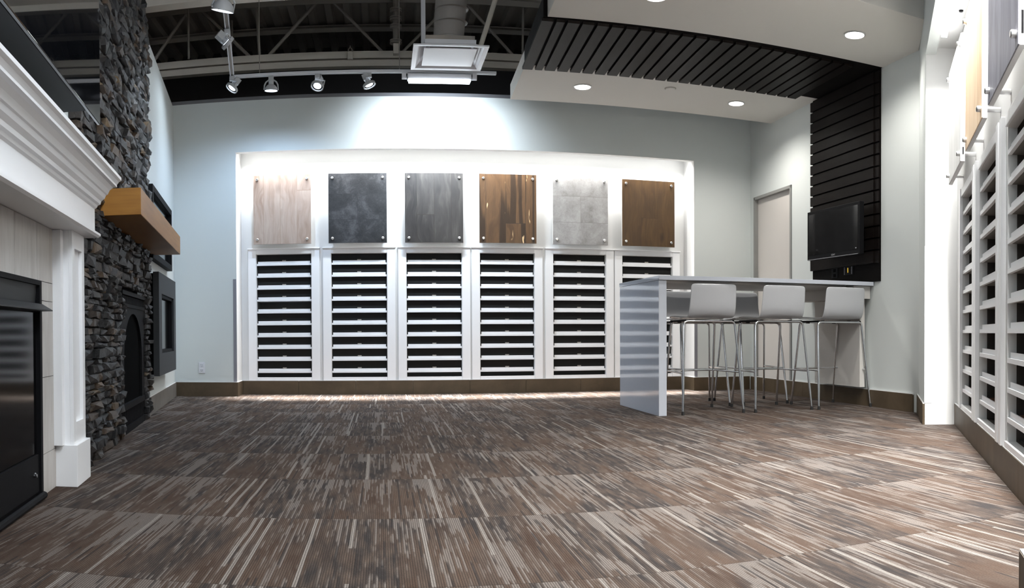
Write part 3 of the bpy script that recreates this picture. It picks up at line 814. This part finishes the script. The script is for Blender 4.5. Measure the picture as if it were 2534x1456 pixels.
# ------------------------------------------------------------------ white fireplace
X0 = 4.72; XE = 6.95
t = thing('white_fireplace', 'white painted classical fireplace with crown moulding, cream tiles and a black firebox', 'fireplace', M=LM() @ Matrix.Translation((5.83, 0, 0)))
tl = Matrix.Translation((-5.83, 0, 0))
def pil(s0, s1, inner):
    m = MB()
    m.box(s0-.0, s1+.005, .001, .108, 0, .172)                                    # plinth
    a, b = s0+.012, s1-.012
    m.box(a, b, .001, .074, .172, 1.058)
    # framed face
    m.box(a, a+.045, .074, .090, .172, 1.058); m.box(b-.045, b, .074, .090, .172, 1.058)
    m.box(a+.045, b-.045, .074, .090, .172, .262); m.box(a+.045, b-.045, .074, .090, .985, 1.058)
    if inner > 0: m.box(b, b+.045, .001, .052, .172, 1.056)
    else: m.box(a-.045, a, .001, .052, .172, 1.056)
    return m.build('pilaster', M_trim, t, M=tl, bevel=.0015)
pil(X0, X0+.255, 1); pil(XE-.255, XE, -1)
prof = [(.001, 1.058), (.140, 1.058), (.150, 1.066), (.150, 1.076), (.138, 1.082), (.128, 1.090), (.128, 1.185), (.136, 1.192), (.140, 1.202), (.150, 1.208), (.153, 1.222), (.166, 1.236),
        (.172, 1.252), (.178, 1.256), (.186, 1.276), (.200, 1.290), (.214, 1.294), (.214, 1.304), (.222, 1.318), (.232, 1.326), (.232, 1.340), (.001, 1.340)]
m = MB(); n = len(prof); d0 = .128
for (y, z) in prof: 
    e = max(0, y-d0) if z > 1.09 or y > .13 else 0
    m.v.append((X0-.045-e, y, z))
for (y, z) in prof:
    e = max(0, y-d0) if z > 1.09 or y > .13 else 0
    m.v.append((XE+.045+e, y, z))
m.f += [tuple(range(n)), tuple(range(2*n-1, n-1, -1))] + [(i, n+i, n+(i+1) % n, (i+1) % n) for i in range(n)]
m.build('mantel', M_trim, t, M=tl)
# tile surround (with slots as grout)
FB0, FB1, FBT = 5.225, 6.45, .835
m = MB(); y0, y1 = .001, .017; g = .0012
a, b = X0+.25, XE-.25
def tile(s0, s1, z0, z1): m.box(s0+g, s1-g, y0, y1, z0+g, z1-g)
for zz0, zz1 in ((0, .16), (.16, .46), (.46, .76), (.76, FBT)): tile(a, FB0, zz0, zz1); tile(FB1, b, zz0, zz1)
ss = [a, 5.24, 5.53, 5.83, 6.13, 6.43, b]
for i in range(len(ss)-1): tile(ss[i], ss[i+1], FBT, 1.057)
m.build('tile_surround', M_surround, t, M=tl)
m = MB(); m.box(FB0+.0, FB1, .001, .010, .0, FBT-.001); m.box(FB0, FB0+.028, .010, .030, 0, FBT-.002); m.box(FB1-.028, FB1, .010, .030, 0, FBT-.002); m.box(FB0+.028, FB1-.028, .010, .030, FBT-.02, FBT-.002)
fbx = m.build('firebox', M_black, t, M=tl)
m = MB(); m.extrude([(.010, .735), (.018, .820), (.010, .820)], 'x', FB0+.03, FB1-.03); m.extrude([(.010, .735), (.010, .716), (.070, .716), (.070, .720), (.028, .745)], 'x', FB0-.01, FB1+.01)
m.build('hood', M_blackpanel, fbx, M=tl)
m = MB().box(FB0+.045, FB1-.045, .011, .024, .035, .175); m.build('lower_panel', M_black, fbx, M=tl)
MB().tube([(FB0+.01, .035, .016), (FB1-.01, .035, .016)], .014, 8).build('base_rail', M_black, fbx, M=tl)
MB().box(FB0+.045, FB1-.045, .011, .016, .18, .71).build('glass', M_blackglass, fbx, M=tl)
m = MB().tube([(FB0+.11, .024, .105), (FB0+.11, .036, .105)], .007, 8); m.tube([(FB0+.11, .032, .105), (FB0+.135, .036, .118)], .003, 6)
m.build('gas_key', M_brushed, fbx, M=tl)

# television over the white fireplace
t = thing('television', 'large black glass television over the white fireplace, mirroring the ceiling lamps', 'television', M=LM() @ Matrix.Translation((5.9, 0, 1.43)))
MB().box(-.745, .90, .238, .250, 0, .93).build('screen', M_screen, t, bevel=.002)
MB().box(-.540, .80, .140, .237, .0, .86).build('casing', M_blackpanel, t)
MB().box(-.20, .30, .001, .139, .25, .60).build('bracket', M_black, t)

# ------------------------------------------------------------------ small wall things
t = thing('wall_outlet', 'white double power outlet low on the back wall near the left corner', 'outlet', loc=(-1.814, 7.9995, .289))
MB().box(-.033, .033, -.007, 0, -.056, .056).build('cover_plate', M_plastic, t, bevel=.002)
for q in (-1, 1):
    s = MB().box(-.017, .017, -.009, -.0072, q*.026-.015, q*.026+.015).build('socket', M_plastic, t, bevel=.001)
    m = MB(); m.box(-.009, -.006, -.0096, -.0091, q*.026-.004, q*.026+.008); m.box(.006, .009, -.0096, -.0091, q*.026-.004, q*.026+.006); m.box(-.002, .002, -.0096, -.0091, q*.026-.012, q*.026-.008)
    m.build('slots', M_black, s)
def guard(M, x, y, sx, sy, h0, h1, label):
    t = MB().box(min(x, x+sx), max(x, x+sx), min(y, y+.003*sy), max(y, y+.003*sy), h0, h1)
    t.box(min(x, x+.003*sx)-0, max(x, x+.003*sx), min(y, y-sy*.028), max(y, y-sy*.028), h0, h1)
    o = t.build('corner_guard', M_guard, M=M); tag(o, label, 'corner guard', 'corner guards')
t = MB().box(NX0-.030, NX0+.002, 7.9965, 7.9995, .146, 1.18).build('corner_guard', M_guard); tag(t, 'slim grey corner guard strip at the left edge of the back niche', 'corner guard', 'corner guards')
t = MB().box(NX1-.002, NX1+.030, 7.9965, 7.9995, .146, 1.18).build('corner_guard', M_guard); tag(t, 'slim grey corner guard strip at the edge of the back niche behind the stools', 'corner guard', 'corner guards')
t = MB().box(-.0295, -.0265, -.219, -.170, .146, 1.205).build('corner_guard', M_plastic, M=RM()); tag(t, 'pale corner guard strip on the edge of the bright angled niche', 'corner guard', 'corner guards')

# ------------------------------------------------------------------ downlights and detector
def downlight(x, y, label, power, z=2.80):
    t = thing('recessed_downlight', label, 'downlight', loc=(x, y, z), group='round downlights in the white ceiling')
    MB().lathe([(.080, -.0005), (.080, -.006), (.070, -.009), (.070, -.0005)], 32, close=True).build('trim_ring', M_brushed, t, smooth=True)
    MB().lathe([(.0, -.0045), (.0695, -.0045), (.0695, -.001), (.0, -.001)], 32).build('lens', M_warm, t)
    o = lamp('downlight_lamp', 'SPOT', (0, 0, 0), (0, 0, -1), power, (1, .955, .885), .06, spot=150, blend=.75); o.parent = t; o.location = (0, 0, -.02); o.rotation_euler = (0, 0, 0)
downlight(1.770, 6.949, 'lit round downlight near the free end of the rear ceiling soffit', 52)
downlight(3.268, 6.966, 'lit round downlight in the rear soffit, closer to the wall with the door', 90)
downlight(3.272, 4.945, 'lit round downlight in the front soffit, above the angled wall', 68)
downlight(1.753, 4.955, 'lit round downlight in the front soffit, cut by the top of the picture', 34)
t = thing('smoke_detector', 'small flat white ceiling disc between two downlights in the rear soffit', 'detector', loc=(2.532, 6.779, 2.80))
MB().lathe([(.0, -.012), (.044, -.012), (.047, -.006), (.047, -.0005)], 28).build('disc', M_soffit, t, smooth=True)
MB().lathe([(.052, -.0005), (.052, -.004), (.0475, -.004)], 28).build('shadow_ring', M_steel_dk, t)
t = MB().lathe([(.0, -.008), (.012, -.008), (.014, -.0005)], 14, Matrix.Translation(Rp(.62, .045, 2.535))).build('ceiling_sprinkler', M_black); tag(t, 'tiny black sprinkler dot in the ceiling of the angled niche', 'sprinkler')

# ------------------------------------------------------------------ track and its lamps
TZ = 2.95
def lw_at_Y(Y, n):    # point on the line parallel to the left wall
    s = (Y - LA.y - n*LN.y) / LU.y; q = LA + s*LU + n*LN; return q
c0 = lw_at_Y(7.2, .632)
t = thing('track_rail', 'L shaped white lighting track hung below the deck near the back wall', 'lighting track', loc=(c0.x, c0.y, TZ))
m = MB(); e = .012
dv = Vector((LU.x, LU.y, 0)); nv = Vector((LN.x, LN.y, 0))
Mt = Matrix(((dv.x, nv.x, 0, 0), (dv.y, nv.y, 0, 0), (0, 0, 1, 0), (0, 0, 0, 1)))
for q in (-.019, .011): m.box(0, 4.6, q, q+.008, -.012, .012, Mt)
m.build('side_track', M_plastic, t)
MB().box(0, 4.6, -.010, .010, -.004, .012, Mt).build('track_channel', M_steel_dk, t)
L = 1.035 - c0.x
m = MB(); 
for q in (-.019, .011): m.box(.02, L, q, q+.008, -.012, .012)
m.build('back_track', M_plastic, t)
MB().box(.02, L, -.010, .010, -.004, .012).build('track_channel', M_steel_dk, t)
for (x, y) in [(.25, 0), (1.5, 0)] + [((dv*q).x, (dv*q).y) for q in (1.0, 3.0)]:
    MB().tube([(x, y, .012), (x, y, 1.2)], .003, 6).build('hanger_rod', M_steel_dk, t)

def track_light(px, py, aim, label, power, color, lit=True, bell=False, spot=70, scale=1.0, drop=.115):
    t = thing('track_light', label, 'track light', loc=(px, py, TZ), group='spotlights on the track')
    MB().box(-.022, .022, -.016, .016, -.050, -.0135).build('adapter', M_lampmetal, t, bevel=.003)
    q = Vector(aim).normalized().to_track_quat('-Z', 'Y').to_matrix().to_4x4()
    H = Matrix.Translation((0, 0, -drop)) @ q
    sc = scale
    if bell:
        MB().lathe([(.024*sc, .026*sc), (.040*sc, .016*sc), (.052*sc, .000*sc), (.058*sc, -.016*sc), (.060*sc, -.030*sc), (.056*sc, -.030*sc), (.054*sc, -.014*sc), (.046*sc, .002*sc), (.02*sc, .016*sc)], 28, H).build('shade', M_lampmetal, t, smooth=True)
        MB().lathe([(.0, -.024*sc), (.054*sc, -.024*sc), (.054*sc, -.018*sc), (.0, -.018*sc)], 28, H).build('lens', M_cool if lit else M_blackglass, t)
        MB().lathe([(.023*sc, .020*sc), (.023*sc, .062*sc), (.0, .062*sc)], 18, H).build('lamp_housing', M_lampmetal, t, smooth=True)
        rr = .064*sc; lo = -.02*sc
    else:
        MB().lathe([(.034*sc, .012*sc), (.052*sc, .012*sc), (.058*sc, .006*sc), (.058*sc, -.016*sc), (.050*sc, -.016*sc), (.048*sc, -.004*sc), (.034*sc, -.004*sc)], 28, H, close=True).build('shade_ring', M_lampmetal, t, smooth=True)
        MB().lathe([(.0, -.006*sc), (.033*sc, -.006*sc), (.033*sc, .004*sc), (.0, .004*sc)], 24, H).build('lens', M_cool if lit else M_blackglass, t)
        MB().lathe([(.047*sc, -.008*sc), (.047*sc, -.002*sc), (.036*sc, .001*sc), (.036*sc, -.003*sc)], 24, H, close=True).build('reflector', M_black, t)
        m = MB().box(-.028*sc, .028*sc, -.028*sc, .028*sc, .045*sc, .100*sc, H); m.lathe([(.030*sc, .012*sc), (.020*sc, .045*sc)], 16, H)
        m.build('lamp_housing', M_lampmetal, t, bevel=.002)
        rr = .060*sc; lo = -.002*sc
    # yoke: a flat band from the adapter round to both sides of the ring
    for s in (-1, 1):
        pts = [Vector((0, 0, -.045)), Vector((s*.018, 0, -.052))]
        e = H @ Vector((s*rr, 0, lo)); k = H @ Vector((s*rr, 0, lo + .05*sc))
        pts += [pts[1]*.45 + k*.55 + Vector((s*.012, 0, .006)), k, e]
        if bell: pts = [Vector((0, 0, -.046)), Vector((s*.022*sc, 0, -.050)), Vector((s*.046*sc, 0, -.066*sc)), Vector((s*.060*sc, 0, -.094*sc)), e]
        MB().tube(pts, [.006, .007, .007, .007, .006], 8).build('yoke_arm', M_lampmetal, t, smooth=True)
    if lit and power:
        d = Vector(aim).normalized(); o = lamp('track_lamp', 'SPOT', (0, 0, 0), aim, power, color, .03, spot=spot, blend=.7)
        mw = o.matrix_world.copy(); o.parent = t; o.matrix_local = Matrix.Translation(Vector((0, 0, -drop)) + d*.035*sc) @ mw
    return t
cool = (.55, .74, 1.0)
neut = (.74, .87, 1.0)
k1 = lw_at_Y(5.31, .632); k2 = lw_at_Y(6.04, .632); k3 = lw_at_Y(7.14, .632)
track_light(k1.x, k1.y, (-.25, .25, -1), 'large bell shaped track light cut by the top edge of the picture', 50, neut, bell=True, spot=110, scale=1.3, drop=.13)
track_light(k2.x, k2.y, (.66, .46, -.62), 'track spotlight turned side on with its lens hidden, midway along the side track', 30, neut, lit=True, spot=80)
track_light(k3.x, k3.y, (-.55, -.30, -.85), 'lit track spotlight at the corner where the two tracks meet', 14, neut, spot=140)
track_light(-.976, 7.2, (-.03, .10, -1), 'bell shaped track light glowing cool blue, first along the back track', 80, cool, bell=True, spot=156)
track_light(-.560, 7.2, (-.20, -.55, -1), 'lit round track spotlight facing the room, in the middle of the back track', 34, neut, spot=80)
track_light(-.100, 7.2, (.36, -.10, -.9), 'lit track spotlight tilted sideways, next to the bright tube', 34, cool, spot=90)
k4 = lw_at_Y(4.4, .632); k5 = lw_at_Y(3.5, .632)
track_light(k4.x, k4.y, (-.90, 1.5, -1.35), 'bell shaped track light hanging above the stone chimney end of the side track', 8, neut, bell=True, spot=50)
track_light(k5.x, k5.y, (-.1, -.1, -1), 'track spotlight nearest the camera above the white fireplace', 24, neut, spot=110)

t = thing('wall_washer_light', 'bright cool white tube light hung from the end of the back track', 'light', loc=(.525, 7.2, 2.895))
MB().box(-.285, .285, -.035, .045, -.020, .030).build('housing', M_plastic, t, bevel=.004)
MB().box(-.275, .275, -.045, .042, -.040, -.0205).build('diffuser', M_tube, t, bevel=.006)
for s in (-1, 1):
    m = MB().box(s*.315-.020, s*.315+.020, -.016, .016, .000, .046); m.tube([(s*.29, 0, -.002), (s*.335, 0, -.002)], .014, 10); m.build('end_bracket', M_plastic, t, bevel=.002)
o = lamp('tube_lamp', 'AREA', (0, 0, 0), (0, .8, -.60), 30, (.80, .90, 1.0), .55, .07, spread=125); mw = o.matrix_world.copy(); o.parent = t; o.matrix_local = Matrix.Translation((0, .055, -.045)) @ mw

# ------------------------------------------------------------------ overhead steel, pipes, duct
YT = 8.62
t = thing('roof_truss', 'cream painted steel roof truss with diagonal webs above the back wall', 'truss', loc=(0, YT, 3.46))
tl = Matrix.Translation((0, -YT, -3.46))
m = MB(); m.extrude([(YT-.03, 3.545), (YT+.03, 3.545), (YT+.04, 3.58), (YT+.03, 3.618), (YT-.03, 3.618), (YT-.04, 3.58)], 'x', -5.8, 7.9); m.build('upper_chord_bar', M_steel, t, M=tl, smooth=True)
m = MB(); m.box(-5.8, 7.9, YT-.045, YT+.045, 3.455, 3.470); m.box(-5.8, 7.9, YT-.045, YT-.030, 3.470, 3.512); m.box(-5.8, 7.9, YT+.030, YT+.045, 3.470, 3.512); m.box(-5.8, 7.9, YT-.05, YT+.05, 3.512, 3.520)
m.build('lower_chord_bar', M_steel, t, M=tl)
def web(a, b, r=.019): MB().tube([(a[0], YT, a[1]), (b[0], YT, b[1])], r, 8).build('web_bar', M_steel_dk, t, M=tl)
web((-2.06, 4.19), (-2.50, 3.62)); web((-1.92, 4.145), (-1.39, 3.605)); web((-1.325, 4.2), (-1.29, 3.605), .016); web((-.64, 4.19), (-1.20, 3.602)); web((-.53, 4.19), (.035, 3.603), .016)
web((.80, 4.18), (.235, 3.612), .016); web((.87, 4.19), (1.43, 3.606), .016); web((2.2, 4.19), (1.65, 3.606)); web((-3.3, 4.19), (-2.75, 3.62)); web((1.535, 4.2), (1.528, 3.61), .012)
t = MB().box(-5.8, 7.9, -.05, .05, -.012, 0).box(-5.8, 7.9, -.006, .006, -.07, -.012).build('roof_purlin', M_steel_dk, M=None, loc=(0, 8.5, 4.158)); tag(t, 'thin grey steel purlin touching the deck just above the truss', 'purlin', 'steel purlins under the deck')
t = MB().box(-5.8, 7.9, -.035, .035, -.010, 0).box(-5.8, 7.9, .025, .035, -.06, -.010).build('roof_purlin', M_steel_dk, loc=(0, 9.2, 4.12)); tag(t, 'thin grey bridging angle crossing the deck beyond the truss', 'purlin', 'steel purlins under the deck')
t = MB().box(-5.8, .3, -.07, .07, 0, .012).box(-5.8, .3, -.008, .008, .012, .50).build('roof_beam', M_steel, loc=(0, 7.25, 3.655)); tag(t, 'deep cream steel beam cutting across above the stone chimney', 'beam')
# sprinkler pipe with couplings
t = thing('sprinkler_pipe', 'vertical grey sprinkler pipe with ringed couplings dropping to the truss', 'pipe', loc=(.163, 8.45, 3.60))
MB().tube([(0, 0, .04), (0, 0, .60)], .031, 14).build('riser', M_steel_dk, t, smooth=True)
m = MB()
for z in (.06, .215, .30, .385, .52): m.lathe([(.034, z-.022), (.062, z-.018), (.062, z-.004), (.040, z), (.062, z+.004), (.062, z+.018), (.034, z+.022)], 18)
m.build('coupling_rings', M_steel_dk, t, smooth=True)
MB().box(-.028, .028, -.08, .0, -.085, .02).build('valve_box', M_steel, t, bevel=.004)
t = thing('pipe_clamp', 'small grey clamp bolted over the cream truss bar', 'clamp', loc=(-.315, 8.55, 3.52))
MB().box(-.030, .030, -.035, .0, -.01, .07).build('body', M_steel, t, bevel=.008)
MB().tube([(-.024, -.02, .07), (-.018, -.02, .10), (0, -.02, .115), (.018, -.02, .10), (.024, -.02, .07)], .006, 8).build('hook', M_steel_dk, t)
MB().tube([(0, -.02, .11), (0, -.02, .135)], .005, 6).build('bolt', M_steel_dk, t)
# vertical hanging conduit, slanted pipe
t = MB().box(-.018, .018, -.018, .018, 0, 1.14).build('conduit', M_plastic, loc=(.362, 6.80, 3.03)); tag(t, 'square white conduit rising from the air diffuser to the roof', 'conduit')
t = MB().tube([(0, 0, 0), (.36, .0, 1.12)], .021, 12).build('slanted_pipe', M_steel, smooth=True, loc=(.838, 6.85, 3.02)); tag(t, 'slanted cream pipe rising from the air diffuser to the deck', 'pipe')
t = MB().tube([(0, 0, 0), (0, 0, .59)], .012, 8).build('hanger_pipe', M_steel_dk, loc=(-2.045, 8.5, 3.60)); tag(t, 'thin vertical hanger pipe near the left end of the truss', 'pipe')
t = MB().tube([(-1.87, 9.0, 3.62), (-1.72, 9.0, 3.7), (-1.66, 9.0, 3.9), (-1.66, 9.0, 4.17)], .012, 8).build('cable_drop', M_steel_dk); tag(t, 'curved grey cable drop behind the truss webs', 'cable')
# duct with diffuser
t = thing('air_diffuser', 'square white ceiling air diffuser under the round spiral duct', 'air diffuser', loc=(.57, 6.76, 2.92))
m = MB(); a, b = .305, .268
m.lathe([(a*1.4142, .000), (a*1.4142, .012), (b*1.4142, .014), (b*1.4142, .004)], 4, Matrix.Rotation(PI/4, 4, 'Z'), close=True)
m.build('outer_frame', M_plastic, t)
m = MB(); m.lathe([(b*1.4142, .006), (b*1.30, .030), (b*1.10, .052), (.21*1.4142, .085), (.19*1.4142, .088)], 4, Matrix.Rotation(PI/4, 4, 'Z')); m.f = [q for q in m.f if len(q) == 4 and max(q) - min(q) < 8 and not (q == (3, 2, 1, 0)) and not (min(q) == 16)]
m.build('cone', M_plastic, t)
MB().box(-.215, .215, -.215, .215, .006, .012).build('centre_plate', M_plastic, t, bevel=.002)
MB().box(-.20, .20, -.20, .20, .088, .12).build('plenum', M_steel_dk, t)
m = MB()
for sx in (-1, 1):
    for sy in (-1, 1): MB().tube([(sx*.17, sy*.17, .010), (sx*.17, sy*.17, .09)], .004, 6).build('plate_hanger', M_brushed, t)
t = thing('spiral_duct', 'round cream spiral duct dropping vertically onto the air diffuser', 'duct', loc=(.57, 6.76, 3.05))
MB().tube([(0, 0, 0), (.01, 0, .18), (.035, 0, .45), (.06, 0, .80), (.08, 0, 1.11)], [.128, .130, .134, .138, .140], 32).build('duct_pipe', M_duct, t, smooth=True)
m = MB()
for k in range(9):
    z = .16 + k*.11; x = .01 + .065*z
    m.lathe([(.134, z-.003), (.1415, z), (.134, z+.003)], 32, Matrix.Translation((x, 0, 0)) @ Matrix.Rotation(.06, 4, 'X'))
m.build('spiral_seam', M_steel_dk, t, smooth=True)
MB().lathe([(.150, .0), (.150, .02), (.132, .03)], 32).build('collar', M_duct, t)
